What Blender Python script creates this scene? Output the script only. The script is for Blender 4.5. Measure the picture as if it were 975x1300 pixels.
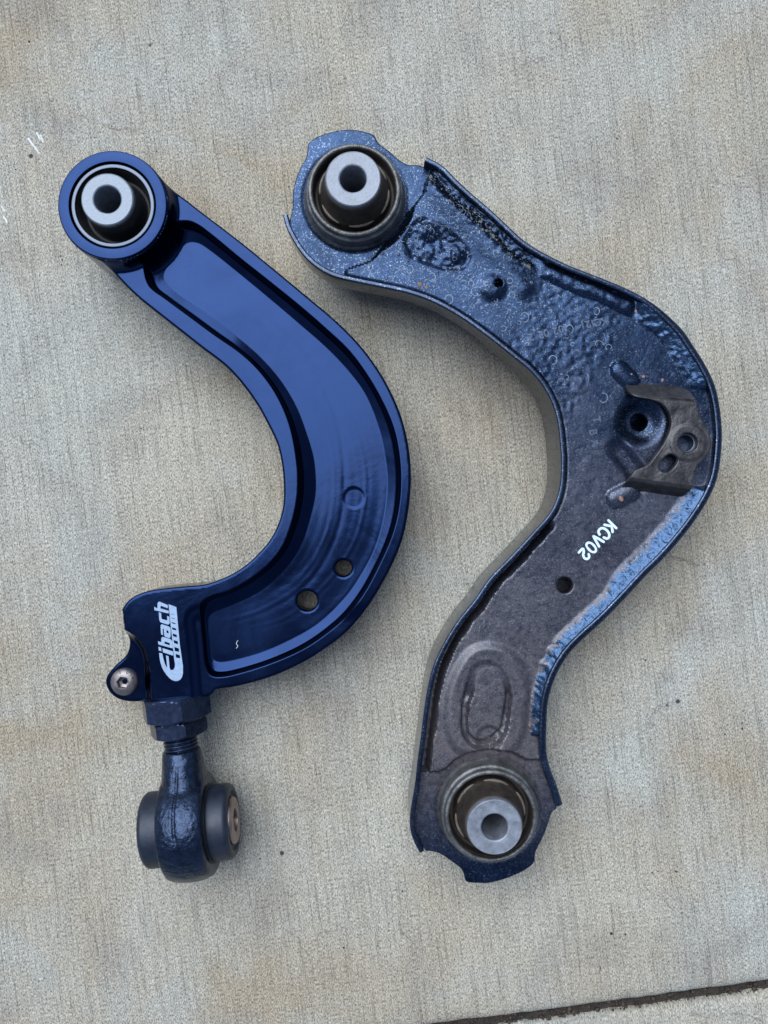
import bpy, bmesh, math, random
import numpy as np
from math import radians, sin, cos, pi, sqrt
from mathutils import Vector, Matrix, kdtree
from mathutils.geometry import delaunay_2d_cdt

random.seed(7); rng = np.random.default_rng(7)
for o in list(bpy.data.objects): bpy.data.objects.remove(o)
sc = bpy.context.scene
col = sc.collection
MM = 0.001
CAM_H = 420.0            # camera height in mm; ground scale of the view is 0.4 mm per photo pixel

# ------------------------------------------------------------------ camera
cam = bpy.data.cameras.new('camera')
camo = bpy.data.objects.new('camera', cam); col.objects.link(camo)
camo.location = (0, 0, CAM_H*MM)
cam.sensor_fit = 'VERTICAL'; cam.sensor_height = 24.0; cam.sensor_width = 18.0
cam.lens = 24.0*CAM_H/520.0
cam.clip_start = 0.01; cam.clip_end = 100
sc.camera = camo

# ------------------------------------------------------------------ sky and sun
SUN_EL, SUN_AZ = radians(60), radians(-30)      # azimuth from +Y (top of the picture) towards the left
w = bpy.data.worlds.new('World'); sc.world = w; w.use_nodes = True
wn = w.node_tree; bg = wn.nodes['Background']
sky = wn.nodes.new('ShaderNodeTexSky'); sky.sky_type = 'NISHITA'
sky.sun_disc = False; sky.sun_elevation = SUN_EL; sky.sun_rotation = SUN_AZ
sky.altitude = 100; sky.air_density = 1.0; sky.dust_density = 2.0; sky.ozone_density = 1.0
wn.links.new(sky.outputs[0], bg.inputs[0]); bg.inputs[1].default_value = 0.05
sl = bpy.data.lights.new('sun', 'SUN'); sl.energy = 1.5; sl.angle = radians(57); sl.color = (0.83, 0.92, 1.0)
slo = bpy.data.objects.new('sun', sl); col.objects.link(slo)
sd = Vector((sin(SUN_AZ)*cos(SUN_EL), cos(SUN_AZ)*cos(SUN_EL), sin(SUN_EL)))
slo.rotation_euler = sd.to_track_quat('Z', 'Y').to_euler(); slo.location = sd*2
vs = sc.view_settings
vs.view_transform = 'Standard'; vs.look = 'None'; vs.gamma = 1; vs.exposure = 1.36
vs.use_curve_mapping = False

# ------------------------------------------------------------------ helpers
def U(u, v, z=0.0):
    k = 0.4*(CAM_H-z)/CAM_H
    return ((u-487.5)*k, (650.0-v)*k)
def UP(pts, z): return np.array([U(a, b, z) for a, b in pts])

def spline(p, closed=False, step=0.6):
    p = np.asarray(p, float); n = len(p); out = []
    segs = n if closed else n-1
    for i in range(segs):
        if closed: a, b, c, d = p[i-1], p[i], p[(i+1) % n], p[(i+2) % n]
        else: a, b, c, d = p[max(i-1, 0)], p[i], p[i+1], p[min(i+2, n-1)]
        if not closed and i == 0: a = 2*b-c
        if not closed and i == n-2: d = 2*c-b
        t0 = 0; t1 = t0+max(np.linalg.norm(b-a), 1e-6)**.5; t2 = t1+max(np.linalg.norm(c-b), 1e-6)**.5; t3 = t2+max(np.linalg.norm(d-c), 1e-6)**.5
        k = max(2, int(np.linalg.norm(c-b)/step*2))
        for t in np.linspace(t1, t2, k, endpoint=False):
            A1 = (t1-t)/(t1-t0)*a+(t-t0)/(t1-t0)*b; A2 = (t2-t)/(t2-t1)*b+(t-t1)/(t2-t1)*c; A3 = (t3-t)/(t3-t2)*c+(t-t2)/(t3-t2)*d
            B1 = (t2-t)/(t2-t0)*A1+(t-t0)/(t2-t0)*A2; B2 = (t3-t)/(t3-t1)*A2+(t-t1)/(t3-t1)*A3
            out.append((t2-t)/(t2-t1)*B1+(t-t1)/(t2-t1)*B2)
    if not closed: out.append(p[-1])
    return resample(np.array(out), step, closed)
def resample(p, step, closed=False):
    q = np.vstack([p, p[:1]]) if closed else p
    L = np.concatenate([[0], np.cumsum(np.linalg.norm(np.diff(q, axis=0), axis=1))])
    n = max(4, int(round(L[-1]/step)))
    s = np.linspace(0, L[-1], n+1)
    r = np.stack([np.interp(s, L, q[:, k]) for k in range(q.shape[1])], 1)
    return r[:-1] if closed else r
def smooth_poly(p, it, closed=False):
    p = p.copy()
    for _ in range(it):
        if closed: p = 0.5*p+0.25*(np.roll(p, 1, 0)+np.roll(p, -1, 0))
        else: p[1:-1] = 0.5*p[1:-1]+0.25*(p[:-2]+p[2:])
    return p
def inside(P, poly):
    x, y = P[:, 0], P[:, 1]; r = np.zeros(len(P), bool); n = len(poly)
    for i in range(n):
        x1, y1 = poly[i]; x2, y2 = poly[(i+1) % n]
        if y1 == y2: continue
        c = ((y1 > y) != (y2 > y))
        r ^= c & (x < (x2-x1)*(y-y1)/(y2-y1)+x1)
    return r
class Field:
    """distance to a curve; with arc-length parameter 0..1 of the nearest point"""
    def __init__(self, poly, closed=True):
        self.poly = np.asarray(poly); self.closed = closed
        d = resample(self.poly, 0.12, closed); self.d = d; self.n = len(d)
        self.kd = kdtree.KDTree(len(d))
        for i, p in enumerate(d): self.kd.insert((p[0], p[1], 0), i)
        self.kd.balance()
    def dist(self, P):
        r = np.empty(len(P)); s = np.empty(len(P)); f = self.kd.find
        for i, (x, y) in enumerate(P.tolist()):
            _, j, dd = f((x, y, 0)); r[i] = dd; s[i] = j
        return r, s/self.n
    def signed(self, P):
        r, _ = self.dist(P)
        return np.where(inside(P, self.poly), r, -r)
def sstep(a, b, x):
    t = np.clip((x-a)/(b-a), 0, 1); return t*t*(3-2*t)
def smax(a, b, k):
    h = np.clip(0.5+0.5*(a-b)/k, 0, 1); return b*(1-h)+a*h+k*h*(1-h)
def hash2(i, j, s):
    i = i.astype(np.int64); j = j.astype(np.int64)
    h = (i*374761393+j*668265263+s*1442695041) & 0xffffffff
    h = ((h ^ (h >> 13))*1274126177) & 0xffffffff
    return ((h ^ (h >> 16)) & 0xffff)/65535.0
def vnoise(P, scale, seed=0):
    q = P/scale; i = np.floor(q); f = q-i; f = f*f*(3-2*f)
    a = hash2(i[:, 0], i[:, 1], seed); b = hash2(i[:, 0]+1, i[:, 1], seed)
    c = hash2(i[:, 0], i[:, 1]+1, seed); d = hash2(i[:, 0]+1, i[:, 1]+1, seed)
    return (a*(1-f[:, 0])+b*f[:, 0])*(1-f[:, 1])+(c*(1-f[:, 0])+d*f[:, 0])*f[:, 1]-0.5

def link(name, me, mat=None, parent=None, smooth=True, sharp=38, kind=None):
    o = bpy.data.objects.new(name, me); col.objects.link(o)
    if mat: me.materials.append(mat)
    if smooth:
        me.shade_smooth()
        if sharp: me.set_sharp_from_angle(angle=radians(sharp))
    if parent:
        o.parent = parent; o.matrix_parent_inverse = parent.matrix_world.inverted()
    if kind: o['kind'] = kind
    return o
def mesh(name, V, F):
    me = bpy.data.meshes.new(name)
    me.from_pydata((np.asarray(V, float)*MM).tolist(), [], F); me.update(); return me
def build(name, V, F, mat, parent=None, **k):
    me = mesh(name, V, F)
    bm = bmesh.new(); bm.from_mesh(me); bmesh.ops.recalc_face_normals(bm, faces=bm.faces); bm.to_mesh(me); bm.free()
    return link(name, me, mat, parent, **k)
def thing(name, label, cat, loc, group=None):
    o = bpy.data.objects.new(name, None); col.objects.link(o)
    o.location = Vector(loc)*MM; o.empty_display_size = 0.02
    o['label'] = label; o['category'] = cat
    if group: o['group'] = group
    bpy.context.view_layer.update()
    return o

def relief(name, outline, holes, zf, mat, parent, spacing=0.6, edge_r=0.8, bottom=None, thick=None, rings=True, hole_depth=None, sharp=50, extra=None, thin=None, mats=None, pick=None):
    """solid whose top is the height field zf inside outline (minus holes), edges rounded, walls down to bottom (or thick below)"""
    loops = [np.asarray(outline)]+[np.asarray(h) for h in holes]
    fields = [Field(l) for l in loops]
    lo = loops[0].min(0); hi = loops[0].max(0)
    gx = np.arange(lo[0], hi[0], spacing); gy = np.arange(lo[1], hi[1], spacing)
    G = np.stack(np.meshgrid(gx, gy), -1).reshape(-1, 2)
    G = G[inside(G, loops[0])]
    if thin is not None: G = G[thin(G)]
    if extra is not None: G = np.vstack([G, extra[inside(extra, loops[0])]])
    dmin = fields[0].dist(G)[0]
    for l, f in zip(loops[1:], fields[1:]):
        c = l.mean(0); rr = np.abs(l-c).max()+edge_r+spacing
        near = np.abs(G-c).max(1) < rr*1.5
        d = np.full(len(G), 1e3); d[near] = f.dist(G[near])[0]
        ins = np.zeros(len(G), bool); ins[near] = inside(G[near], l); d[ins] = -1
        dmin = np.minimum(dmin, d)
    offs = [edge_r*x for x in (0.07, 0.25, 0.55, 1.0)] if rings else []
    keep = dmin > (max(offs) if offs else 0)+0.45*spacing
    pts = [G[keep]]; dd = [dmin[keep]]
    for li, l in enumerate(loops):
        t = np.roll(l, -1, 0)-np.roll(l, 1, 0); t /= np.linalg.norm(t, axis=1)[:, None]+1e-9
        nrm = np.stack([-t[:, 1], t[:, 0]], 1)
        area = 0.5*np.sum(l[:, 0]*np.roll(l[:, 1], -1)-np.roll(l[:, 0], -1)*l[:, 1])
        if (area < 0) != (li > 0): nrm = -nrm
        for of in offs:
            q = l+nrm*of
            if li == 0: ok = inside(q, l)
            else: ok = ~inside(q, l) & inside(q, loops[0])
            q = q[ok]; d = fields[li].dist(q)[0]
            ok = d > of*0.9
            pts.append(q[ok]); dd.append(d[ok])
    base = []; cons = []; k = 0
    for l in loops:
        base.append(l); cons.append(list(range(k, k+len(l)))); k += len(l)
    nb = k
    A = np.vstack(base+pts); D = np.concatenate([np.zeros(nb)]+dd)
    ov, oe, of_, ovo, _, _ = delaunay_2d_cdt([Vector(p) for p in A.tolist()], [], cons, 1, 1e-6, True)
    P = np.array([(p[0], p[1]) for p in ov])
    src = np.array([q[0] if q else -1 for q in ovo])
    Dn = np.where(src >= 0, D[np.maximum(src, 0)], 0)
    tri = np.array(of_); cen = P[tri].mean(1)
    good = inside(cen, loops[0])
    for l in loops[1:]: good &= ~inside(cen, l)
    tri = tri[good]
    Z = zf(P)
    r = edge_r
    if r > 0: Z = Z-np.where(Dn < r, r-np.sqrt(np.maximum(r*r-(r-np.minimum(Dn, r))**2, 0)), 0)
    V = np.column_stack([P, Z]).tolist(); F = tri.tolist()
    inv = {}
    for i, s in enumerate(ovo):
        for q in s:
            if q < nb: inv[q] = i
    # walls
    n0 = len(V)
    for li, c in enumerate(cons):
        idx = [inv[q] for q in c]; m = len(idx)
        prev = idx
        for z_off in (0, 1):
            lower = []
            for q in idx:
                zt = V[q][2]
                zb = (zt-(thick-edge_r) if thick else bottom)
                if li > 0 and hole_depth: zb = zt-hole_depth
                if z_off == 0: zb = zb+min(0.5, (zt-zb)*0.3)
                lower.append(len(V)); V.append([V[q][0], V[q][1], zb])
            for i in range(m):
                F.append([prev[i], prev[(i+1) % m], lower[(i+1) % m], lower[i]])
            prev = lower
        if li == 0: lowloop = prev
    if thick:
        b0 = len(V); V += np.column_stack([P, Z-thick]).tolist(); F += (tri[:, ::-1]+b0).tolist()
    else:
        cv, ce, cf, co_, _, _ = delaunay_2d_cdt([Vector(p) for p in np.vstack(loops).tolist()], [], cons, 1, 1e-6, True)
        cP = np.array([(p[0], p[1]) for p in cv]); cf = np.array(cf); cc = cP[cf].mean(1); g = inside(cc, loops[0])
        for l in loops[1:]: g &= ~inside(cc, l)
        b0 = len(V); V += np.column_stack([cP, np.full(len(cP), float(bottom))]).tolist(); F += (cf[g][:, ::-1]+b0).tolist()
    ob = build(name, V, F, mat, parent, sharp=sharp)
    if mats:
        for q in mats: ob.data.materials.append(q)
        mi = np.zeros(len(ob.data.polygons), np.int32); mi[:len(tri)] = pick(P[tri].mean(1))
        ob.data.polygons.foreach_set('material_index', mi)
    return ob

def lathe(name, prof, c, mat, parent=None, n=96, axis='z', frame=None, sharp=35, wob=None, **k):
    """prof: list of (r, h). c: (x,y,z) mm. frame: 3x3 with columns = (a, b, axis)"""
    V = []; F = []; m = len(prof)
    fr = np.eye(3) if frame is None else np.asarray(frame)
    for i in range(n):
        a = 2*pi*i/n
        for r, h in prof:
            if wob: r = r*wob(a, h)
            V.append(np.asarray(c)+fr @ np.array([r*cos(a), r*sin(a), h]))
    for i in range(n):
        j = (i+1) % n
        for q in range(m-1):
            if prof[q][0] < 1e-6 and prof[q+1][0] < 1e-6: continue
            F.append([i*m+q, j*m+q, j*m+q+1, i*m+q+1])
    me = mesh(name, V, F)
    bm = bmesh.new(); bm.from_mesh(me); bmesh.ops.remove_doubles(bm, verts=bm.verts, dist=1e-7)
    bmesh.ops.recalc_face_normals(bm, faces=bm.faces); bm.to_mesh(me); bm.free()
    return link(name, me, mat, parent, sharp=sharp, **k)
def rnd(r0, h0, r1, h1, rad, n=5):
    pass
def fil(prof, rad=0.6, n=4, closed=False):
    """round the corners of a polyline profile; points given as (r,h[,rad])"""
    out = []; m = len(prof)
    for i, p in enumerate(prof):
        rr = p[2] if len(p) > 2 else rad
        if not closed and (i == 0 or i == m-1) or rr <= 0: out.append(p[:2]); continue
        P = np.array(p[:2], float); A = np.array(prof[i-1][:2], float); B = np.array(prof[(i+1) % m][:2], float)
        la, lb = np.linalg.norm(A-P), np.linalg.norm(B-P); t = min(rr, la*0.49, lb*0.49)
        a = P+(A-P)/la*t; b = P+(B-P)/lb*t
        for s in np.linspace(0, 1, n+1):
            out.append(tuple((1-s)**2*a+2*s*(1-s)*P+s*s*b))
    return out

def sweep(name, path, prof, mat, parent, closed_prof=True, caps=True, sharp=40, jitter=None, **k):
    """path: Nx2 or Nx3 mm; prof: (offset to the left of travel, z)"""
    path = np.asarray(path, float)
    if path.shape[1] == 2: path = np.column_stack([path, np.zeros(len(path))])
    t = np.gradient(path[:, :2], axis=0); t /= np.linalg.norm(t, axis=1)[:, None]
    nrm = np.stack([-t[:, 1], t[:, 0]], 1)
    V = []; F = []; N = len(path)
    for i in range(N):
        pr = prof(i/(N-1)) if callable(prof) else prof
        m = len(pr)
        for q, (o, z) in enumerate(pr):
            jo = jitter(i, q) if jitter else 0
            V.append([path[i, 0]+nrm[i, 0]*o, path[i, 1]+nrm[i, 1]*o, path[i, 2]+z+jo])
    for i in range(N-1):
        for q in range(m if closed_prof else m-1):
            r = (q+1) % m
            F.append([i*m+q, i*m+r, (i+1)*m+r, (i+1)*m+q])
    if caps and closed_prof:
        F.append(list(range(m))); F.append([(N-1)*m+q for q in range(m)][::-1])
    return build(name, V, F, mat, parent, sharp=sharp, **k)

def flat(name, polys, z, h, mat, parent):
    """thin print: polys = list of (outer, [holes]) in mm, at height z (number or function), h thick"""
    V = []; F = []
    for outer, holes in polys:
        loops = [np.asarray(outer)]+[np.asarray(q) for q in holes]
        A = np.vstack(loops); cons = []; k = 0
        for l in loops: cons.append(list(range(k, k+len(l)))); k += len(l)
        ov, oe, of_, *_ = delaunay_2d_cdt([Vector(p) for p in A.tolist()], [], cons, 1, 1e-6, True)
        P = np.array([(p[0], p[1]) for p in ov]); tri = np.array(of_); cen = P[tri].mean(1)
        g = inside(cen, loops[0])
        for l in loops[1:]: g &= ~inside(cen, l)
        b = len(V); zz = z(P) if callable(z) else np.full(len(P), z)
        V += np.column_stack([P, zz+h]).tolist(); F += (tri[g]+b).tolist()
    me = mesh(name, V, F)
    bm = bmesh.new(); bm.from_mesh(me)
    for f in bm.faces:
        if f.normal.z < 0: f.normal_flip()
    r = bmesh.ops.extrude_face_region(bm, geom=bm.faces[:]);
    for v in [e for e in r['geom'] if isinstance(e, bmesh.types.BMVert)]: pass
    bm.free()
    bm = bmesh.new(); bm.from_mesh(me)
    for f in bm.faces:
        if f.normal.z < 0: f.normal_flip()
    bm.to_mesh(me); bm.free()
    return link(name, me, mat, parent, smooth=False)

def stroke(pts, wdt, n=6):
    """outline polygon of a round-ended stroke along pts"""
    p = np.asarray(pts, float); t = np.gradient(p, axis=0); t /= np.linalg.norm(t, axis=1)[:, None]+1e-9
    nn = np.stack([-t[:, 1], t[:, 0]], 1)*wdt/2
    L = (p+nn).tolist(); R = (p-nn).tolist()[::-1]
    def cap(c, d):
        a0 = math.atan2(d[1], d[0]); return [[c[0]+cos(a0-pi/2*0+x)*wdt/2, c[1]+sin(a0+x)*wdt/2] for x in np.linspace(pi/2, -pi/2, n+2)[1:-1]]
    return L+cap(p[-1], t[-1])+R+cap(p[0], -t[0])

def text_mesh(s, size, bold=0.0, extrude=0.1):
    cu = bpy.data.curves.new('lettering', 'FONT'); cu.body = s; cu.size = size*MM; cu.extrude = extrude*MM
    cu.align_x = 'CENTER'; cu.align_y = 'CENTER'; cu.offset = bold*MM; cu.resolution_u = 4
    cu.bevel_depth = 0.12*MM if extrude > 0.1 else 0
    o = bpy.data.objects.new('lettering', cu); col.objects.link(o)
    dg = bpy.context.evaluated_depsgraph_get(); me = bpy.data.meshes.new_from_object(o.evaluated_get(dg))
    bpy.data.objects.remove(o); bpy.data.curves.remove(cu)
    return me

# ------------------------------------------------------------------ materials
def mat(name): 
    m = bpy.data.materials.new(name); m.use_nodes = True
    nt = m.node_tree; return m, nt, nt.nodes['Principled BSDF'], nt.nodes, nt.links
def node(nt, t, **k):
    n = nt.nodes.new(t)
    for a, b in k.items():
        if a.startswith('i_'): n.inputs[a[2:].replace('_', ' ')].default_value = b
        else: setattr(n, a, b)
    return n
def ramp(nt, src, stops):
    r = nt.nodes.new('ShaderNodeValToRGB'); nt.links.new(src, r.inputs[0])
    e = r.color_ramp.elements
    while len(e) < len(stops): e.new(0.5)
    for q, (p, c) in zip(e, stops):
        q.position = p; q.color = (c, c, c, 1) if not isinstance(c, tuple) else (*c, 1)
    return r.outputs[0]
def noise(nt, scale, detail=4, rough=0.55, vec=None, dist=0.0):
    n = node(nt, 'ShaderNodeTexNoise'); n.inputs['Scale'].default_value = scale; n.inputs['Detail'].default_value = detail
    n.inputs['Roughness'].default_value = rough; n.inputs['Distortion'].default_value = dist
    if vec: nt.links.new(vec, n.inputs['Vector'])
    return n.outputs['Fac']
def mix(nt, fac, a, b, mode='MIX'):
    m = node(nt, 'ShaderNodeMix', data_type='RGBA', blend_type=mode)
    for s, v in ((0, fac), (6, a), (7, b)):
        if hasattr(v, 'is_output'): nt.links.new(v, m.inputs[s])
        elif s == 0: m.inputs[0].default_value = v
        else: m.inputs[s].default_value = (*v, 1)
    return m.outputs[2]
def math_(nt, op, a, b=0.0, clamp=False):
    m = node(nt, 'ShaderNodeMath', operation=op, use_clamp=clamp)
    for i, v in enumerate((a, b)):
        if hasattr(v, 'is_output'): nt.links.new(v, m.inputs[i])
        else: m.inputs[i].default_value = v
    return m.outputs[0]
def coords(nt, kind='Object'): return node(nt, 'ShaderNodeTexCoord').outputs[kind]
def mapping(nt, vec, scale=(1, 1, 1), rot=0.0, loc=(0, 0, 0)):
    m = node(nt, 'ShaderNodeMapping'); nt.links.new(vec, m.inputs[0])
    m.inputs['Scale'].default_value = scale; m.inputs['Rotation'].default_value = (0, 0, rot); m.inputs['Location'].default_value = loc
    return m.outputs[0]
def bump(nt, h, strength, dist, prev=None):
    b = node(nt, 'ShaderNodeBump'); b.inputs['Strength'].default_value = strength; b.inputs['Distance'].default_value = dist
    nt.links.new(h, b.inputs['Height'])
    if prev: nt.links.new(prev, b.inputs['Normal'])
    return b.outputs[0]

def m_concrete(name, tone=1.0, seed=0.0):
    m, nt, P, N, L = mat(name)
    c = mapping(nt, coords(nt), loc=(seed, seed*.7, 0))
    # broom finish: fine streaks running down the picture, leaning a few degrees
    rot = mapping(nt, c, rot=radians(-7.5))
    wv = noise(nt, 14, 2, .5, c)
    st1 = noise(nt, 1.0, 3, .65, mapping(nt, rot, (1250, 34, 1)), 0.3)
    st2 = noise(nt, 1.0, 2, .5, mapping(nt, rot, (330, 9, 1)), 0.3)
    grain = noise(nt, 1.0, 2, .7, mapping(nt, rot, (1900, 850, 1)))
    grain2 = noise(nt, 480, 2, .6, c)
    big = noise(nt, 5.5, 5, .6, c, .6)
    mid = noise(nt, 21, 4, .62, c, .4)
    patch = noise(nt, 9.0, 4, .6, mapping(nt, c, loc=(3.1, 1.7, 0)), .8)
    cA = mix(nt, ramp(nt, big, [(.38, 0.), (.60, 1.)]), (.36*tone, .302*tone, .222*tone), (.435*tone, .400*tone, .330*tone))
    cB = mix(nt, ramp(nt, patch, [(.42, 0.), (.66, .8)]), cA, (.412*tone, .412*tone, .372*tone))
    cC = mix(nt, ramp(nt, mid, [(.30, .55), (.50, 0.)]), cB, (.27*tone, .245*tone, .215*tone))
    # streak and grain noise darken the grooves and lighten the ridges
    g1 = math_(nt, 'MULTIPLY_ADD', st1, 0.62); 
    m1 = node(nt, 'ShaderNodeMath', operation='MULTIPLY'); L.new(ramp(nt, st1, [(.33, .66), (.45, .99), (.65, 1.10)]), m1.inputs[0]); L.new(ramp(nt, st2, [(.30, .90), (.62, 1.04)]), m1.inputs[1])
    m2 = math_(nt, 'MULTIPLY', m1.outputs[0], ramp(nt, grain, [(.26, .16), (.40, .64), (.50, 1.02), (.70, 1.60)]))
    m3 = math_(nt, 'MULTIPLY', m2, ramp(nt, grain2, [(.32, .82), (.50, 1.0), (.70, 1.10)]))
    mm = node(nt, 'ShaderNodeMix', data_type='RGBA', blend_type='MULTIPLY'); mm.inputs[0].default_value = 1.0
    L.new(cC, mm.inputs[6])
    comb = node(nt, 'ShaderNodeCombineColor'); [L.new(m3, comb.inputs[i]) for i in range(3)]
    L.new(comb.outputs[0], mm.inputs[7]); colr = mm.outputs[2]
    # hairline cracks in patches
    warp = node(nt, 'ShaderNodeTexNoise'); warp.inputs['Scale'].default_value = 70; warp.inputs['Detail'].default_value = 4; L.new(c, warp.inputs['Vector'])
    va = node(nt, 'ShaderNodeVectorMath', operation='MULTIPLY_ADD'); L.new(warp.outputs['Color'], va.inputs[0]); va.inputs[1].default_value = (.022, .022, 0); L.new(c, va.inputs[2])
    vo = node(nt, 'ShaderNodeTexVoronoi', feature='DISTANCE_TO_EDGE'); vo.inputs['Scale'].default_value = 21; L.new(va.outputs[0], vo.inputs['Vector'])
    crack = ramp(nt, vo.outputs['Distance'], [(0.0, 1.0), (.011, 0.0)])
    cm = math_(nt, 'MULTIPLY', crack, ramp(nt, noise(nt, 16, 3, .6, mapping(nt, c, loc=(7, 2, 0))), [(.55, 0.), (.64, .6)]))
    colr = mix(nt, cm, colr, (.11, .095, .08))
    # pits and pale lime spots
    v2 = node(nt, 'ShaderNodeTexVoronoi'); v2.inputs['Scale'].default_value = 60; v2.inputs['Randomness'].default_value = 1; L.new(c, v2.inputs['Vector'])
    pit = math_(nt, 'MULTIPLY', ramp(nt, v2.outputs['Distance'], [(.05, 1.), (.085, 0.)]), ramp(nt, noise(nt, 37, 2, .5, c), [(.60, 0.), (.66, 1.)]))
    colr = mix(nt, pit, colr, (.06, .055, .055))
    spots = math_(nt, 'MULTIPLY', ramp(nt, noise(nt, 120, 4, .7, c, .5), [(.62, 0.), (.72, .7)]), ramp(nt, noise(nt, 13, 3, .6, mapping(nt, c, loc=(1, 9, 0))), [(.53, 0.), (.62, 1.)]))
    colr = mix(nt, spots, colr, (.58, .58, .56))
    L.new(colr, P.inputs['Base Color']); P.inputs['Roughness'].default_value = .88; P.inputs['Specular IOR Level'].default_value = .25
    hsum = math_(nt, 'ADD', math_(nt, 'MULTIPLY', st1, .8), math_(nt, 'MULTIPLY', grain, 1.3))
    L.new(bump(nt, hsum, .9, .0006), P.inputs['Normal'])
    return m

def m_arm():
    m, nt, P, N, L = mat('anodised_blue_black')
    c = coords(nt)
    n1 = noise(nt, 26, 5, .62, c, .6); n2 = noise(nt, 2600, 2, .6, c)
    L.new(mix(nt, ramp(nt, n1, [(.3, 0.), (.7, 1.)]), (.0062, .0145, .046), (.0092, .0208, .064)), P.inputs['Base Color'])
    P.inputs['Metallic'].default_value = 1.0
    L.new(ramp(nt, n1, [(.32, .10), (.68, .25)]), P.inputs['Roughness'])
    P.inputs['Coat Weight'].default_value = .06; P.inputs['Coat Roughness'].default_value = .06
    L.new(bump(nt, n2, .05, .0002, bump(nt, n1, .10, .002)), P.inputs['Normal'])
    return m
def m_simple(name, colr, rough, metal=0.0, bscale=None, bstr=.2, bdist=.0002, var=.25, vscale=200, spec=.5, coat=0.0):
    m, nt, P, N, L = mat(name); c = coords(nt)
    n1 = noise(nt, vscale, 4, .6, c)
    lo = tuple(x*(1-var) for x in colr); hi = tuple(min(1, x*(1+var)) for x in colr)
    L.new(mix(nt, ramp(nt, n1, [(.3, 0.), (.7, 1.)]), lo, hi), P.inputs['Base Color'])
    P.inputs['Metallic'].default_value = metal; P.inputs['Specular IOR Level'].default_value = spec
    L.new(ramp(nt, n1, [(.25, max(.03, rough*.8)), (.75, min(1, rough*1.2))]), P.inputs['Roughness'])
    P.inputs['Coat Weight'].default_value = coat; P.inputs['Coat Roughness'].default_value = .1
    if bscale: L.new(bump(nt, noise(nt, bscale, 3, .65, c), bstr, bdist), P.inputs['Normal'])
    return m
def m_worn(name, dusty=True, gloss=1.0, tint=(1, 1, 1)):
    """black electro-coat with dust and a painted warm reflection, speckles and scratches"""
    m, nt, P, N, L = mat(name); c = coords(nt)
    n1 = noise(nt, 38, 5, .65, c, .5); n2 = noise(nt, 420, 4, .7, c); n3 = noise(nt, 1500, 3, .7, c); n4 = noise(nt, 160, 5, .7, c, .8)
    base = mix(nt, ramp(nt, n1, [(.35, 0.), (.7, 1.)]), tuple(a*b for a, b in zip((.007, .017, .042), tint)), tuple(a*b for a, b in zip((.020, .040, .088), tint)))
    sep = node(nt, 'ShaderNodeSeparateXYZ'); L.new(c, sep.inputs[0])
    # brown dust film, graded to paint the warm reflection on the lower half
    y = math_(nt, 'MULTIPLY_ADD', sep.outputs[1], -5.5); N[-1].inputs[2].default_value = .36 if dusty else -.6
    dust_refl = math_(nt, 'MULTIPLY', math_(nt, 'ADD', y, math_(nt, 'MULTIPLY', math_(nt, 'SUBTRACT', n1, .5), .9), True), ramp(nt, n2, [(.25, .55), (.60, 1.)]))
    dust_refl = math_(nt, 'MULTIPLY', dust_refl, math_(nt, 'MULTIPLY_ADD', sep.outputs[1], 18.0, True)); N[-2].inputs[2].default_value = 3.0
    base = mix(nt, math_(nt, 'MULTIPLY', dust_refl, .85, True), base, (.108, .086, .079))
    sp = ramp(nt, n3, [(.58, 0.), (.64, 1.)])
    sp = math_(nt, 'MULTIPLY', sp, ramp(nt, n4, [(.36, .1), (.55, .9)]))
    base = mix(nt, sp, base, (.17, .21, .27))
    dk = ramp(nt, n3, [(.32, .6), (.42, 0.)])
    base = mix(nt, dk, base, (.010, .011, .014))
    L.new(base, P.inputs['Base Color'])
    P.inputs['Specular IOR Level'].default_value = .8
    L.new(ramp(nt, dust_refl, [(0., .9), (.8, .3)]), P.inputs['Metallic'])
    L.new(ramp(nt, math_(nt, 'ADD', n2, math_(nt, 'MULTIPLY', dust_refl, .25)), [(.30, .17*gloss), (.75, .40*gloss)]), P.inputs['Roughness'])
    h = math_(nt, 'ADD', math_(nt, 'MULTIPLY', n2, .35), math_(nt, 'MULTIPLY', n3, .3))
    L.new(bump(nt, h, .34, .0006, bump(nt, n1, .25, .002)), P.inputs['Normal'])
    return m

M_conc = m_concrete('broom_finished_concrete')
M_conc2 = m_concrete('broom_finished_concrete_next', .92, 3.3)
M_arm = m_arm()
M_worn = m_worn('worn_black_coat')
M_coat = m_worn('blue_black_coat', False, .85)
for q, v in (('Coat Weight', .4), ('Coat IOR', 1.55), ('Coat Roughness', .2)): M_coat.node_tree.nodes['Principled BSDF'].inputs[q].default_value = v
M_steel = m_simple('zinc_steel', (.20, .23, .275), .48, .45, 900, .5, .0003, .22, 260)
M_ring = m_simple('bright_ring', (.075, .09, .12), .34, .95, 900, .15, .0002, .15)
M_rub = m_simple('black_rubber', (.009, .0095, .012), .6, 0, 500, .25, .0003, .3)
M_rubbrown = m_simple('dusty_brown_rubber', (.026, .019, .015), .62, 0, 350, .4, .0004, .4)
M_nut = m_simple('black_oxide', (.030, .044, .085), .26, .8, 700, .15, .0003, .3, 300)
M_forge = m_simple('black_forged_steel', (.018, .030, .060), .22, .8, 620, .5, .0007, .5, 300, .6)
M_cap = m_simple('matt_black_cap', (.014, .020, .036), .46, .25, 600, .3, .0003, .25, 200)
M_bolt = m_simple('bronze_zinc_bolt', (.20, .175, .175), .40, .8, 700, .4, .0003, .25, 300)
M_print = m_simple('pale_blue_print', (.27, .37, .52), .5, 0, None, var=.14, vscale=900)
M_paint = m_simple('white_marker', (.62, .76, .84), .6, 0, None, var=.08)
M_weld = m_simple('coated_weld', (.036, .066, .125), .28, .9, 520, .6, .0007, .35, 600)
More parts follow.
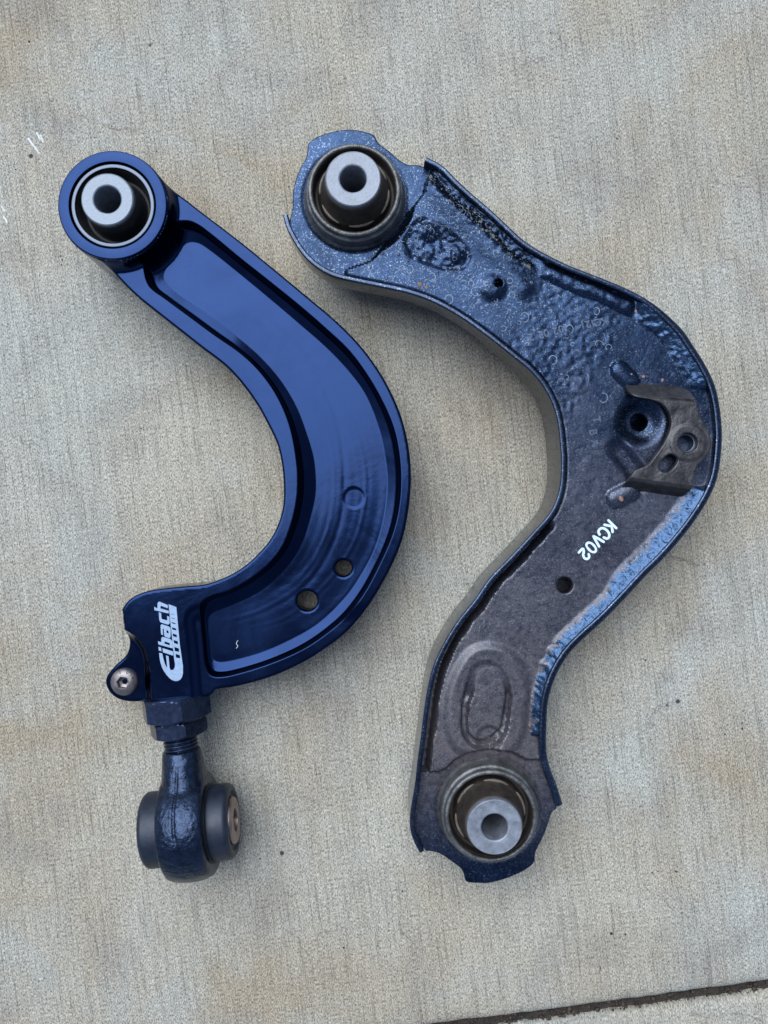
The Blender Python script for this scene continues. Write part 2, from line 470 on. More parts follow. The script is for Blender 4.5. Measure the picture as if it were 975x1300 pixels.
M_mud = m_simple('dried_mud', (.10, .108, .108), .75, 0, 300, 1.0, .001, .6, 330)
M_dirt = m_simple('joint_dirt', (.035, .026, .020), .95, 0, 300, 1.0, .002, .6, 150)
M_grit = m_simple('dark_grit', (.02, .018, .018), .8, 0, None, var=.5)
M_rust = m_simple('rust', (.25, .135, .09), .85, 0, None, var=.3)
M_bead = m_simple('clear_splash', (.020, .036, .070), .24, .7, None, var=.2, spec=.6)
M_dropglint = m_simple('drop_glint_paint', (.16, .21, .28), .5, .2, None, var=.4, vscale=500)
M_scuff = m_simple('chalk_scuff', (.62, .63, .62), .9, 0, None, var=.2)
M_brack = m_simple('bare_steel_bracket', (.046, .043, .046), .36, .45, 420, .5, .0006, .45, 240)

# ------------------------------------------------------------------ ground: two slabs and the joint
e0 = np.array(U(575, 1301.5)); e1 = np.array(U(975, 1249.5)); ed = (e1-e0)/np.linalg.norm(e1-e0)
en = np.array([ed[1], -ed[0]])              # towards the second slab
def slab(name, prof, m, nn=41):
    V = []; F = []; k = len(prof)
    ss = np.concatenate([np.linspace(-4000, -400, 10), np.linspace(-380, 380, 191), np.linspace(400, 4000, 10)])
    for i, s in enumerate(ss):
        wob = 0.8*vnoise(np.array([[s, 3.0]]), 9.0, 5)[0]+0.5*vnoise(np.array([[s, 9.0]]), 3.0, 8)[0]+1.5*vnoise(np.array([[s, 9.0]]), 45.0, 3)[0]
        for t, z in prof:
            j = wob if abs(t) < 40 else 0
            p = e0+ed*s+en*(t+j); V.append((p[0], p[1], z))
    for i in range(len(ss)-1):
        for q in range(k-1): F.append([i*k+q, i*k+q+1, (i+1)*k+q+1, (i+1)*k+q])
    o = build(name, V, F, m, None, sharp=60); o['kind'] = 'structure'
    if o.data.polygons[0].normal.z < 0: o.data.flip_normals()
    return o
slabA = slab('concrete_slab', [(-4000, 0), (-60, 0), (-8, 0), (-4.5, -.25), (-2, -1.0), (-.6, -2.2), (0, -4), (0, -60)], M_conc)
slabB = slab('concrete_slab', [(5.2, -60), (5.2, -5), (6.0, -2.6), (7.6, -1.2), (10.5, -.5), (60, -.3), (4000, -.3)], M_conc2)
V = []; F = []                              # soil bed in the joint
ss = np.linspace(-400, 400, 600); tt = np.linspace(-1.5, 8.5, 12)
for s in ss:
    for t in tt:
        p = e0+ed*s+en*t
        V.append((p[0], p[1], -5.2+2.0*vnoise(np.array([[s, t]]), 3.5, 2)[0]+1.4*vnoise(np.array([[s, t]]), 1.3, 4)[0]))
for i in range(len(ss)-1):
    for q in range(len(tt)-1): F.append([i*12+q, i*12+q+1, (i+1)*12+q+1, (i+1)*12+q])
jo = build('joint_soil', V, F, M_dirt); jo['kind'] = 'structure'
def pebble(c, r, seed):
    rr = np.random.default_rng(seed); ico = [(0, 0, 1), (.89, 0, .45), (.28, .85, .45), (-.72, .53, .45), (-.72, -.53, .45), (.28, -.85, .45), (.72, .53, -.45), (-.28, .85, -.45), (-.89, 0, -.45), (-.28, -.85, -.45), (.72, -.53, -.45), (0, 0, -1)]
    f = [(0, 1, 2), (0, 2, 3), (0, 3, 4), (0, 4, 5), (0, 5, 1), (1, 6, 2), (2, 7, 3), (3, 8, 4), (4, 9, 5), (5, 10, 1), (6, 7, 2), (7, 8, 3), (8, 9, 4), (9, 10, 5), (10, 6, 1), (11, 7, 6), (11, 8, 7), (11, 9, 8), (11, 10, 9), (11, 6, 10)]
    s = r*rr.uniform(.6, 1.3, 3)
    return [tuple(np.array(c)+np.array(p)*s*rr.uniform(.75, 1.2)) for p in ico], f
V = []; F = []
for i in range(1000):
    s = rng.uniform(-20, 260); t = rng.uniform(.2, 5.2); p = e0+ed*s+en*t
    v, f = pebble((p[0], p[1], -4.2+rng.uniform(-.8, 1.2)), .12+rng.exponential(.26), i); b = len(V)
    V += v; F += [tuple(x+b for x in q) for q in f]
jg = build('joint_grit', V, F, m_simple('brown_grit', (.050, .036, .027), .9, 0, None, var=.9, vscale=600), smooth=False)
jg['kind'] = 'stuff'; jg['label'] = 'dark brown soil crumbs packed in the gap between the two slabs'; jg['category'] = 'grit'
V = []; F = []
specks = [(37, 53, 1.3), (199, 373-181, .8), (244, 193, .9), (20, 215, 1), (783, 176, 1.5), (776, 1185, 1.7), (794, 1186, 1.5), (828, 1108, 1.3), (858, 1106, 1.4), (835, 1106, .9), (511, 1131, 1.3), (436, 1203, 1.2), (407, 982, .8), (208, 1147, 1), (819, 838, 1.1), (920, 932, 1.2), (942, 925, 1.6), (942, 918, 1.0), (762, 1229, 1.3), (564, 523, 1), (572, 521, .9), (588, 508, .8), (577, 1218, 1.0), (79, 330, 1.3), (78, 336, 1.0), (77, 325, 1.1), (803, 1180, .7), (860, 1100, .9), (934, 62, .8), (690, 110, .8), (405, 60, .7), (330, 1090, .7), (100, 640, .7), (130, 1000, .8), (30, 700, .7), (945, 700, .8), (870, 870, .7)]
for i, (u, v, r) in enumerate(specks):
    x, y = U(u, v); a, f = pebble((x, y, .12), r*.42, 500+i); b = len(V); V += a; F += [tuple(q+b for q in t) for t in f]
sg = build('ground_specks', V, F, M_grit, smooth=False); sg['kind'] = 'stuff'; sg['label'] = 'scattered dark specks of grit lying on the concrete'; sg['category'] = 'grit'
sc_polys = []
for pts in ([(36, 176), (42, 184), (49, 194)], [(47, 169), (51, 177)], [(52, 172), (55, 180)], [(5, 275), (9, 282)], [(2, 262), (6, 268)]):
    p = spline(UP(pts, 0), False, .5); p = p+rng.normal(0, .12, p.shape); sc_polys.append((stroke(p, .9, 3), []))
flat('chalk_scuff', sc_polys, .04, .03, M_scuff, slabA)

# ================================================================== ARM 1: machined blue-black adjustable arm
Z_RIM, Z_FLOOR, Z_BOSS, Z_SLV, Z_BOT = 36.0, 27.5, 44.0, 51.0, 15.0
A1 = thing('adjustable_control_arm', 'smooth glossy blue-black curved control arm with printed logo and threaded end', 'control arm', (*U(300, 640, 20), 0))
bc = np.array(U(142.5, 260.3, Z_BOSS)); R_BOSS = 24.8
o_px = [(249.7, 264), (280, 287), (311, 311), (344, 338), (391, 377), (432, 412), (463, 445), (488, 481.5), (504, 514), (513, 540), (519.5, 571), (522, 608), (518.5, 649), (510, 688), (491, 731), (466, 772), (440, 803), (414, 823.6), (383.6, 843), (342.6, 861.5), (301.5, 873), (271, 877.5)]
blk_px = [(270, 879), (268, 884), (243, 888), (212, 891), (192, 891.5)]
tab_px = [(178, 893), (161, 893.5), (144, 889), (133, 878), (130, 865), (140.5, 849), (157, 833), (161, 818), (159, 806), (155, 791), (158, 775), (169, 759.5), (188, 750), (218, 745)]
in_px = [(240, 744), (258.5, 742.3), (281, 735), (305.6, 722), (326, 704.6), (342, 686), (353, 665), (359, 642.5), (360, 622), (358, 593), (352, 565), (341, 541), (322.6, 508.5), (291, 469.5), (255, 441), (227, 419), (180, 382)]
oA = UP(o_px, Z_RIM); oB = UP(blk_px, Z_RIM); oC = UP(tab_px, 30); oD = UP(in_px, Z_RIM)
body = np.vstack([spline(oA, False, .7), spline(oB, False, .7), spline(np.vstack([oC, oD]), False, .7)])
# arc of the arm end behind the boss (under the bushing)
a0 = math.atan2(*(body[-1]-bc)[::-1]); a1 = math.atan2(*(body[0]-bc)[::-1])
if a1 > a0: a1 -= 2*pi
arc_n = 60; RB = R_BOSS+0.3
ra = np.linalg.norm(body[-1]-bc); rb = np.linalg.norm(body[0]-bc)
arc = []
for i, a in enumerate(np.linspace(a0, a1, arc_n)):
    f = i/(arc_n-1); e = min(f, 1-f)
    r = RB+(ra-RB)*max(0, 1-f/0.12)**2+(rb-RB)*max(0, 1-(1-f)/0.12)**2
    arc.append(bc+np.array([cos(a), sin(a)])*r)
outline1 = np.vstack([body, np.array(arc)[1:-1]])
outline1 = smooth_poly(resample(outline1, .7, True), 3, True)
pk_px = [(184, 345), (190, 362.6), (211, 379), (241.5, 401.5), (272, 424), (303, 445.5), (322, 462), (340, 483), (354, 505), (366.7, 534), (374, 562), (379, 601.5), (378, 632), (371, 665), (359, 695), (342.6, 716), (322, 733), (291, 751), (268, 758), (256, 766), (253.5, 780), (256, 815), (260, 848), (266, 859), (280, 860.5), (301.5, 856), (342.6, 843), (383.6, 824.5), (414, 804), (440, 781), (463, 750), (481.5, 715), (496, 682), (505, 647), (508, 608), (505, 571), (498, 541), (483.6, 508), (465, 476), (442.6, 446), (412, 417), (381, 390), (344, 360), (303, 327.5), (266, 297), (250, 285.5), (237, 281), (200, 290), (183, 318)]
fl_px = [(209, 352), (221, 367.5), (262, 395.5), (303, 427), (334, 455.5), (358, 484), (377, 516), (390, 550), (399, 581), (401.5, 606), (401, 628), (395, 655), (383.6, 690), (363, 722), (332, 750), (291, 770), (268, 779.5), (264.6, 786), (266, 815), (269, 836), (277, 840), (322, 831), (363, 814.5), (404, 791), (440, 756), (456, 733), (474, 700), (487, 655), (491, 608), (487.7, 577), (479.5, 541), (463, 500), (442.6, 472), (412, 440), (381, 413), (340, 378), (300, 345), (267, 319), (252, 309.5), (239.5, 309), (227, 320), (213, 340)]
pocket = smooth_poly(spline(UP(pk_px, Z_RIM), True, .6), 4, True)
floor_ = smooth_poly(spline(UP(fl_px, Z_FLOOR), True, .6), 4, True)
F_pk, F_fl = Field(pocket), Field(floor_)
block = np.vstack([UP([(150, 720), (158, 798)], Z_RIM), spline(UP([(158, 799), (173, 809), (183.6, 823), (189, 842.6), (191, 865), (192, 900)], Z_RIM), False, .5), UP([(560, 900), (560, 720)], Z_RIM)])
F_bl = Field(block)
hole_c = [(436, 721.5, 10.3), (390, 763, 12.6)]
holes1 = []
for u, v, r in hole_c:
    c = np.array(U(u, v, Z_FLOOR)); rr = r*.4*(CAM_H-Z_FLOOR)/CAM_H
    holes1.append(np.array([c+rr*np.array([cos(a), sin(a)]) for a in np.linspace(0, 2*pi, 48, endpoint=False)]))
pin_c = np.array(U(449.5, 632, Z_FLOOR)); pin_r = 13*.374
arc_lines = [[(330, 415), (380, 468), (412, 530), (424, 600), (418, 665), (395, 715), (360, 752)],
             [(345, 412), (396, 466), (428, 535), (437, 605), (430, 668), (404, 724), (372, 757), (330, 782)],
             [(405, 470), (440, 520), (460, 575), (464, 625), (456, 672), (440, 706), (410, 745), (360, 785), (300, 800)],
             [(300, 375), (360, 425), (400, 470), (440, 552), (450, 600)],
             [(280, 790), (330, 775), (380, 745), (412, 708)]]
F_arcs = [Field(spline(UP(a, Z_FLOOR), False, .8), False) for a in arc_lines]
bl_edge = UP([(243, 900), (240, 860), (236, 815), (233, 788), (236, 776), (246, 767), (262, 761)], 36)
F_be = Field(spline(bl_edge, False, .5), False)
def side_of(P):
    e = F_be.poly; yy = e[::1, 1]; o = np.argsort(yy); return P[:, 0] > np.interp(P[:, 1], yy[o], e[o, 0])
def zf_arm1(P):
    de, df = F_pk.signed(P), F_fl.signed(P)
    t = np.clip(de/(np.maximum(de, 0)+np.maximum(-df, 0)+1e-6), 0, 1)
    t = np.where(df > 0, 1.0, np.where(de < 0, np.maximum(de/6.0, -.2), t))
    # steep draft with a small crown radius and a generous root fillet
    tt = t
    s = .80*sstep(-.10, .27, tt)+.20*np.clip((tt-.12)/.84, 0, 1)
    zr = np.full(len(P), Z_RIM)
    # inner crest of the rim: narrow raised bead beside the pocket
    z = zr-(Z_RIM-Z_FLOOR)*s
    # tool marks on the pocket floor
    inn = df > .3
    if inn.any():
        Q = P[inn]; a = np.zeros(len(Q))
        for k, f in enumerate(F_arcs):
            d, sq = f.dist(Q); a += np.clip(np.sin(pi*sq)*1.6, 0, 1)*((-.045 if k % 2 else .045)*np.exp(-(d/1.0)**2)+.022*np.exp(-((d-3)/1.6)**2))
        a += .20*vnoise(Q, 38, 3)
        dp = np.linalg.norm(Q-pin_c, axis=1); a += -.18*sstep(pin_r+.3, pin_r-.3, dp)
        z[inn] += a*sstep(.3, 4, df[inn])
    # tab with the clamp screw lies lower than the block
    db = F_bl.signed(P); low = (P[:, 0] < block[3, 0]+18) & (P[:, 1] < U(0, 775, Z_RIM)[1])
    tb = np.where(low, np.clip(-db/6.5, 0, 1), 0)
    z = z-(10.0)*np.where(low, 1-(1-tb)**2.0, 0)*np.where(db < 0, 1, 0)
    # logo block stands a touch higher than the outer rib and ends in a rounded shoulder
    dbe, _ = F_be.dist(P); right = side_of(P)
    fade = sstep(U(520, 0, 34)[0], U(330, 0, 34)[0], P[:, 0])*sstep(U(0, 762, 34)[1], U(0, 790, 34)[1], P[:, 1])
    z = z-3.4*sstep(0, 5.0, np.where(right, dbe, 0))*fade*(1-np.clip(s, 0, 1))
    r = np.linalg.norm(P-bc, axis=1)
    zb = 44.0-(np.maximum(r-R_BOSS, -1)*3.2)
    zb = np.where(r < R_BOSS+9, zb, -50)
    z = np.where(r < R_BOSS+9, smax(z, zb, 5.0), z)
    return np.minimum(z, Z_BOSS-1.2)
def ring_pts(poly, offsets, step=.55):
    q = resample(poly, step, True); t = np.roll(q, -1, 0)-np.roll(q, 1, 0); t /= np.linalg.norm(t, axis=1)[:, None]
    nn = np.stack([-t[:, 1], t[:, 0]], 1)
    if inside((q[:1]+nn[:1]*.2), q)[0] == False: nn = -nn
    return np.vstack([q+nn*o for o in offsets])
extra1 = np.vstack([ring_pts(pocket, (-1.35, -1.0, -.7, -.45, -.2, 0, .2, .4, .65, .9, 1.2, 1.5, 1.9, 2.3)), ring_pts(floor_, (-1.2, -.7, -.35, -.1, .15, .5))])
def thin1(G):
    de, df = F_pk.signed(G), F_fl.signed(G); return ~(((de > -1.6) & (de < 2.6)) | ((df > -1.5) & (df < .8)))
holes1.append(np.array([bc+20.2*np.array([cos(a), sin(a)]) for a in np.linspace(0, 2*pi, 120, endpoint=False)]))
arm1 = relief('arm_body', outline1, holes1, zf_arm1, M_arm, A1, .6, 1.1, bottom=Z_BOT, extra=extra1, thin=thin1)
# bushing boss and bushing
def C3(c, z): return (c[0], c[1], z)
boss_prof = fil([(19.7, Z_BOSS-9), (19.7, Z_BOSS, .35), (R_BOSS, Z_BOSS, .7), (R_BOSS, 7, .8), (19.7, 7, .4), (19.7, Z_BOSS-9)], .5)
boss = lathe('bushing_housing', boss_prof, C3(bc, 0), M_arm, A1, 160)
rg = lathe('outer_ring', fil([(17.1, 8), (17.1, Z_BOSS-.6, .4), (18.9, Z_BOSS-.6, .4), (19.2, Z_BOSS-1.4, .2), (19.4, 8)], .3), C3(bc, 0), M_ring, A1, 128)
lathe('rubber_bush', fil([(17.4, 10), (17.3, Z_BOSS-1.6, .5), (16.6, Z_BOSS-3.0, .8), (15.2, Z_BOSS-9.5, 1.5), (13.4, Z_BOSS-9.5, 1.2), (12.7, Z_BOSS-4.2, .8), (12.0, Z_SLV-2.2, .3), (11.0, Z_SLV-2.2), (11.0, 6), (17.4, 6)], .5), C3(bc, 0), M_rub, A1, 128)
def slv_prof(ro, ri, zt):
    g = [(ri+.5+(ro-ri-1.0)*i/15, zt-.1+.1*i/15+(.035 if i % 2 else -.035), 0) for i in range(16)]
    return fil([(ri, 0), (ri, zt-.45, .3), *g, (ro, zt-.4, .2), (ro, 0, .4), (ri, 0)], .4)
lathe('inner_sleeve', slv_prof(11.7, 6.05, Z_SLV), C3(bc, 0), M_steel, A1, 128)

# clamp screw on the tab: button head with hex socket
Z_TAB = 26.0
sc_c = np.array(U(156, 867, Z_TAB+3))
def button_head(name, c, z, R, h, parent, m):
    prof = []
    hexr = R*.43
    V = []; F = []; n = 96
    rs = np.concatenate([np.linspace(1.0, .62, 12), ])
    rows = []
    rows.append([(R*.99, z-2)]*n)
    rows.append([(R, z+.15)]*n)
    for q in np.linspace(0, 1, 12)[1:]:
        rr = R*(1-q)+R*.56*q; rows.append([(rr, z+.3+h*sqrt(max(0, 1-((rr-R*.30)/(R*.72))**2)))]*n)
    ht = rows[-1][0][1]
    def hx(i, k): a = 2*pi*i/n; return k*cos(pi/6)/cos(((a+.15) % (pi/3))-pi/6)
    rows.append([(hx(i, hexr*1.14), ht+.08) for i in range(n)])
    rows.append([(hx(i, hexr*1.0), ht-.25) for i in range(n)])
    rows.append([(hx(i, hexr*1.0), ht-2.6) for i in range(n)])
    rows.append([(hexr*.35, ht-3.2)]*n)
    rows.append([(.001, ht-3.3)]*n)
    for row in rows:
        for i, (r, zz) in enumerate(row): a = 2*pi*i/n; V.append((c[0]+r*cos(a), c[1]+r*sin(a), zz))
    for k in range(len(rows)-1):
        for i in range(n): j = (i+1) % n; F.append([k*n+i, k*n+j, (k+1)*n+j, (k+1)*n+i])
    return build(name, V, F, m, parent, sharp=32), ht
scr, hts = button_head('clamp_screw', sc_c, Z_TAB, 6.6, 3.0, A1, M_bolt)
for ch, ang in (('0', 108), ('0', 68), ('1', 44), ('0', 28)):
    me = text_mesh(ch, 2.0, 0, .02); a = radians(ang)
    o = link('stamped_mark', me, M_grit, scr, smooth=False)
    rr = 5.15; loc = Vector((sc_c[0]+rr*cos(a), sc_c[1]+rr*sin(a), Z_TAB+.3+3.0*sqrt(1-((rr-6.6*.3)/(6.6*.72))**2)+.05))*MM
    tilt = Matrix.Rotation(a-pi/2, 4, 'Z') @ Matrix.Rotation(radians(-38), 4, 'X')
    o.matrix_world = Matrix.Translation(loc) @ tilt

# printed logo (Eibach) on the block
def LG(p): return np.array([U(185+x/10.833, 755+y/10.833, Z_RIM) for x, y in p])
logo = [
 ([(160, 190), (164, 118), (172, 102), (190, 95), (305, 143), (303, 186), (215, 153), (205, 158), (202, 188), (318, 222), (316, 258), (120, 212), (116, 163)], []),
 ([(180, 242), (186, 340), (198, 372), (215, 384), (305, 411), (324, 404), (331, 384), (325, 302), (293, 292), (297, 344), (288, 352), (228, 336), (217, 324), (212, 250)], []),
 ([(203, 424), (212, 410), (228, 407), (318, 436), (338, 455), (344, 480), (341, 578), (332, 592), (316, 595), (268, 578), (256, 560), (247, 470), (236, 466), (232, 480), (241, 556), (212, 546)], [[(284, 486), (311, 496), (318, 532), (288, 524)]]),
 ([(213, 606), (222, 586), (238, 579), (338, 610), (358, 628), (366, 652), (374, 738), (176, 684), (168, 640), (216, 652)], [[(256, 640), (328, 664), (334, 696), (260, 674)]]),
 ([(174, 714), (211, 726), (217, 777), (180, 766)], []), ([(231, 734), (376, 780), (381, 838), (238, 792)], []),
 ([(184, 798), (190, 860), (200, 920), (222, 995), (250, 1050), (285, 1100), (325, 1145), (360, 1172), (400, 1187), (440, 1186), (475, 1168), (500, 1130), (512, 1080), (512, 980), (497, 880), (470, 690), (421, 170), (314, 131), (391, 880), (402, 950), (402, 985), (394, 1012), (380, 1030), (360, 1037), (340, 1032), (328, 1005), (315, 847), (279, 834), (297, 1003), (280, 985), (262, 945), (243, 880), (228, 808)],
  [[(411, 813), (470, 832), (475, 876), (418, 865)], [(394, 718), (455, 738), (460, 786), (402, 774)], [(384, 622), (441, 640), (445, 682), (391, 666)], [(369, 533), (425, 550), (430, 586), (377, 572)], [(361, 448), (416, 465), (420, 491), (368, 480)], [(354, 376), (408, 392), (410, 406), (358, 392)], [(350, 314), (402, 328), (403, 336), (352, 322)], [(345, 262), (395, 276), (395, 280), (345, 267)]])]
flat('printed_logo', [(LG(o), [LG(h) for h in hs]) for o, hs in logo], Z_RIM, .05, M_print, arm1)
# pale scratch in the pocket
flat('scratch_mark', [(stroke(spline(UP([(302, 813), (300, 817), (302, 820), (300, 823)], Z_FLOOR), False, .3), .24, 3), [])], Z_FLOOR, .12, M_scuff, arm1)

# rod end assembly: frame with Y' along the thread towards the block
ax_z = 25.4
h_c = np.array([*U(241.5, 1047.5, ax_z), ax_z])
top = np.array([*U(223.5, 893, ax_z), ax_z])
ydir = (top-h_c)/np.linalg.norm(top-h_c); zdir = np.array([0, 0, 1.0]); xdir = np.cross(ydir, zdir)
Ltop = np.linalg.norm(top-h_c)
FR_Y = np.column_stack([xdir, -zdir, ydir])      # lathe frame, axis along the thread
FR_Y = np.column_stack([zdir, xdir, ydir])
FR_X = np.column_stack([ydir, zdir, xdir])       # axis along the eye bushing
def hexnut(name, y0, y1, af, parent, m, rot=0.0):
    """hex nut between distances y0<y1 from the eye centre; chamfered ends"""
    n = 144; a_ = af/2; rc = a_*1.0
    h = y1-y0; st = [0, .35, .8, 1.4, 2.1, 3.0]; ys = [s for s in st if s < h/2]+[h-s for s in st[::-1] if s < h/2]
    V = []; F = []
    for s in ys:
        e = min(s, h-s)
        for i in range(n):
            a = 2*pi*i/n; hexr = a_/cos(((a+pi/6) % (pi/3))-pi/6)
            r = min(hexr, rc-.15+e*1.75)
            aa = a+rot
            V.append(h_c+FR_Y @ np.array([r*cos(aa), r*sin(aa), y0+s]))
    m_ = len(ys)
    for k in range(m_-1):
        for i in range(n): j = (i+1) % n; F.append([k*n+i, k*n+j, (k+1)*n+j, (k+1)*n+i])
    for k, y in ((0, y0), (m_-1, y1)):
        b = len(V)
        for i in range(n): a = 2*pi*i/n+rot; V.append(h_c+FR_Y @ np.array([7.4*cos(a), 7.4*sin(a), y]))
        for i in range(n): j = (i+1) % n; F.append([k*n+i, k*n+j, b+j, b+i])
    return build(name, V, F, m, parent, sharp=22)
px2 = .4*(CAM_H-ax_z-8)/CAM_H
yv = lambda v, zt=34.0: (U(228, v, zt)[1]-h_c[1])/ydir[1]
RE = lathe('rod_end', [(0, 0), (0.01, 0)], h_c, M_forge, A1, 8) if False else None
hexnut("adjuster_nut", yv(921, 40.), yv(890.5, 40.), 29.5, A1, M_nut, radians(-8))
hexnut('jam_nut', yv(940.5, 37.), yv(921.3, 40.)-.1, 24.0, A1, M_nut, radians(-3))
# threaded shank with a real helix
V = []; F = []; n = 64; y0, y1 = yv(964, 34.), yv(880, 34.); ny = 260; pitch = 1.75
for k in range(ny+1):
    y = y0+(y1-y0)*k/ny
    for i in range(n):
        a = 2*pi*i/n; f = ((y-pitch*i/n)/pitch) % 1.0
        r = 7.15+.95*(1-abs(2*f-1))*1.25; r = min(r, 7.95)
        V.append(h_c+FR_Y @ np.array([r*cos(a), r*sin(a), y]))
for k in range(ny):
    for i in range(n): j = (i+1) % n; F.append([k*n+i, k*n+j, (k+1)*n+j, (k+1)*n+i])
build('threaded_shank', V, F, M_nut, A1, sharp=60)
# forged eye: barrel ring + flared neck, fused by voxel remesh
bm = bmesh.new()
def bm_lathe(bm, prof, n=96):
    rows = [[bm.verts.new(Vector((h_c+FR_X @ np.array([r*cos(2*pi*i/n), r*sin(2*pi*i/n), h]))*MM)) for r, h in prof] for i in range(n)]
    m = len(prof)
    for i in range(n):
        for q in range(m): bm.faces.new([rows[i][q], rows[(i+1) % n][q], rows[(i+1) % n][(q+1) % m], rows[i][(q+1) % m]])
bp = [(16.6, -10.6), (21.6, -10.8), (23.4, -10.0), (24.5, -7), (25.1, -3.5), (25.3, 0), (25.1, 3.5), (24.5, 7), (23.4, 10.0), (21.6, 10.8), (16.6, 10.6)]
bm_lathe(bm, bp)
yn = yv(959, 34.)
secs = [(17.8, 10.2, 16.6), (20.5, 10.2, 15.0), (23, 10.1, 13.4), (yn-6, 9.7, 11.6), (yn-3.5, 9.4, 10.2), (yn-1.2, 9.1, 9.4), (yn, 8.8, 8.9), (yn+.7, 8.0, 8.1)]
n = 48; rows = []
for y, wx, hz in secs:
    row = []
    for i in range(n):
        a = 2*pi*i/n; ca, sa = cos(a), sin(a); p = 2.4 if y < 30 else 2.0
        k = (abs(ca)**p+abs(sa)**p)**(-1/p)
        row.append(bm.verts.new(Vector(h_c+xdir*wx*ca*k+zdir*hz*sa*k+ydir*y)*MM))
    rows.append(row)
for k in range(len(rows)-1):
    for i in range(n): bm.faces.new([rows[k][i], rows[k][(i+1) % n], rows[k+1][(i+1) % n], rows[k+1][i]])
bm.faces.new(rows[0][::-1]); bm.faces.new(rows[-1])
bmesh.ops.recalc_face_normals(bm, faces=bm.faces)
me = bpy.data.meshes.new('tmp'); bm.to_mesh(me); bm.free()
to = bpy.data.objects.new('tmp', me); col.objects.link(to)
md = to.modifiers.new('r', 'REMESH'); md.mode = 'VOXEL'; md.voxel_size = .55*MM
md2 = to.modifiers.new('s', 'SMOOTH'); md2.factor = .5; md2.iterations = 9
dg = bpy.context.evaluated_depsgraph_get(); me2 = bpy.data.meshes.new_from_object(to.evaluated_get(dg)); bpy.data.objects.remove(to)
co = np.empty(len(me2.vertices)*3); me2.vertices.foreach_get('co', co); co = co.reshape(-1, 3)/MM
loc = (co-h_c) @ np.column_stack([xdir, ydir, zdir])
# hammered skin and the forging seam along the crown
rad = np.linalg.norm(loc[:, 1:], axis=1); up = loc[:, 2] > 0
seam = np.exp(-((loc[:, 0]+.6+.7*np.sin(loc[:, 1]*.13))/.45)**2)*np.where(up, 1, 0)*sstep(-2, 4, loc[:, 1])*sstep(34, 26, loc[:, 1])
outer = sstep(18.2, 20, rad)
dn = ((.16*vnoise(loc[:, :2]+loc[:, 2:3]*.37, 1.3, 3)+.28*vnoise(loc[:, :2]+loc[:, 2:3]*.41, 4.5, 9))-.75*seam)*outer
nr = np.empty(len(me2.vertices)*3); me2.vertices.foreach_get('normal', nr); nr = nr.reshape(-1, 3)
co = (co+nr*dn[:, None])*MM; me2.vertices.foreach_set('co', co.ravel()); me2.update()
eye = link('rod_end_eye', me2, M_forge, A1, sharp=None)
for s in (-1, 1):
    cp = [(15.2, 10.6), (16.9, 10.8, .4), (17.4, 11.6, .5), (17.4, 19.4, 1.2), (15.8, 21.0, .8), (13.8, 21.0, .5), (13.0, 19.6, .5), (10.9, 19.4)]
    cp = fil([(r, s*h, *q) for r, h, *q in cp], .5)
    lathe('end_cap', cp, h_c, M_cap, eye, 96, frame=FR_X)
lathe('seal', [(15.8, -11.5), (18.2, -10.9), (18.2, 10.9), (15.8, 11.5)], h_c, M_rub, eye, 64, frame=FR_X)
lathe('eye_sleeve', fil([(5.2, -22), (5.2, 22, .6), (10.2, 22, .5), (10.9, 20.8, .4), (10.9, -20.8, .4), (10.2, -22, .5), (5.2, -22)], .5), h_c, m_simple('copper_zinc_sleeve', (.32, .24, .21), .38, .85, 500, .3, .0003, .3), eye, 72, frame=FR_X)

# ================================================================== ARM 2: worn stamped-steel arm
A2 = thing('stamped_control_arm', 'worn dusty black stamped steel control arm with weld seams, small bracket and white code', 'control arm', (*U(720, 620, 20), 0))
ZP, ZE, ZF, ZW = 36.5, 33.0, 40.3, 3.5
lf_px = [(358.5, 271), (362, 285), (372.6, 306), (385, 324), (401, 338.7), (418, 349), (438.5, 355.5), (481.5, 364.5), (521.5, 373.5), (552, 385), (586, 404), (620, 428.5), (651, 453), (675, 473), (694, 498), (706, 527), (711, 561), (712.5, 591), (710, 621.5), (700, 648), (675, 677.5), (646.7, 708), (620, 736), (603, 761), (582, 787), (565.6, 813), (551, 843), (543, 873), (538, 904), (534, 937), (530, 966), (526.5, 998), (523.5, 1016), (520.5, 1038), (521, 1056), (526, 1072), (533, 1086)]
rf_px = [(541.5, 199), (561.5, 209.5), (578, 226), (598.5, 245), (623, 266), (647.7, 289), (664, 304), (682, 316), (700.5, 326), (721, 336), (741.5, 344), (762, 352), (786.7, 362), (811, 373.6), (834, 388), (854, 404), (868.7, 418.7), (881, 437), (896, 460.5), (908, 485), (914, 507.7), (917.4, 532), (918.5, 553), (916.4, 583.6), (912, 608), (902, 632), (883.6, 661.5), (863, 688), (842.6, 711), (822, 731), (798, 757), (767, 789), (742.6, 811), (726, 828), (714, 845), (703.6, 867), (697, 891), (695, 918), (695, 957), (701, 980), (708.6, 999), (716.5, 1024)]
LF = smooth_poly(spline(UP(lf_px, ZF), False, .8), 6); RF = smooth_poly(spline(UP(rf_px, ZF), False, .8), 6)
F_LF, F_RF = Field(LF, False), Field(RF, False)
def offs(p, d):
    t = np.gradient(p, axis=0); t /= np.linalg.norm(t, axis=1)[:, None]; return p+np.stack([-t[:, 1], t[:, 0]], 1)*d
eye_top = [(371.5, 263), (371.5, 246.4), (374.6, 230), (380.8, 213.6), (388.5, 199.5), (390.3, 190), (391, 183), (398, 176), (409.5, 170.5), (432, 165), (448.5, 164.4), (465, 167.4), (475, 171.5), (480.5, 181), (493.6, 191), (506, 202), (518, 208.5), (531, 209)]
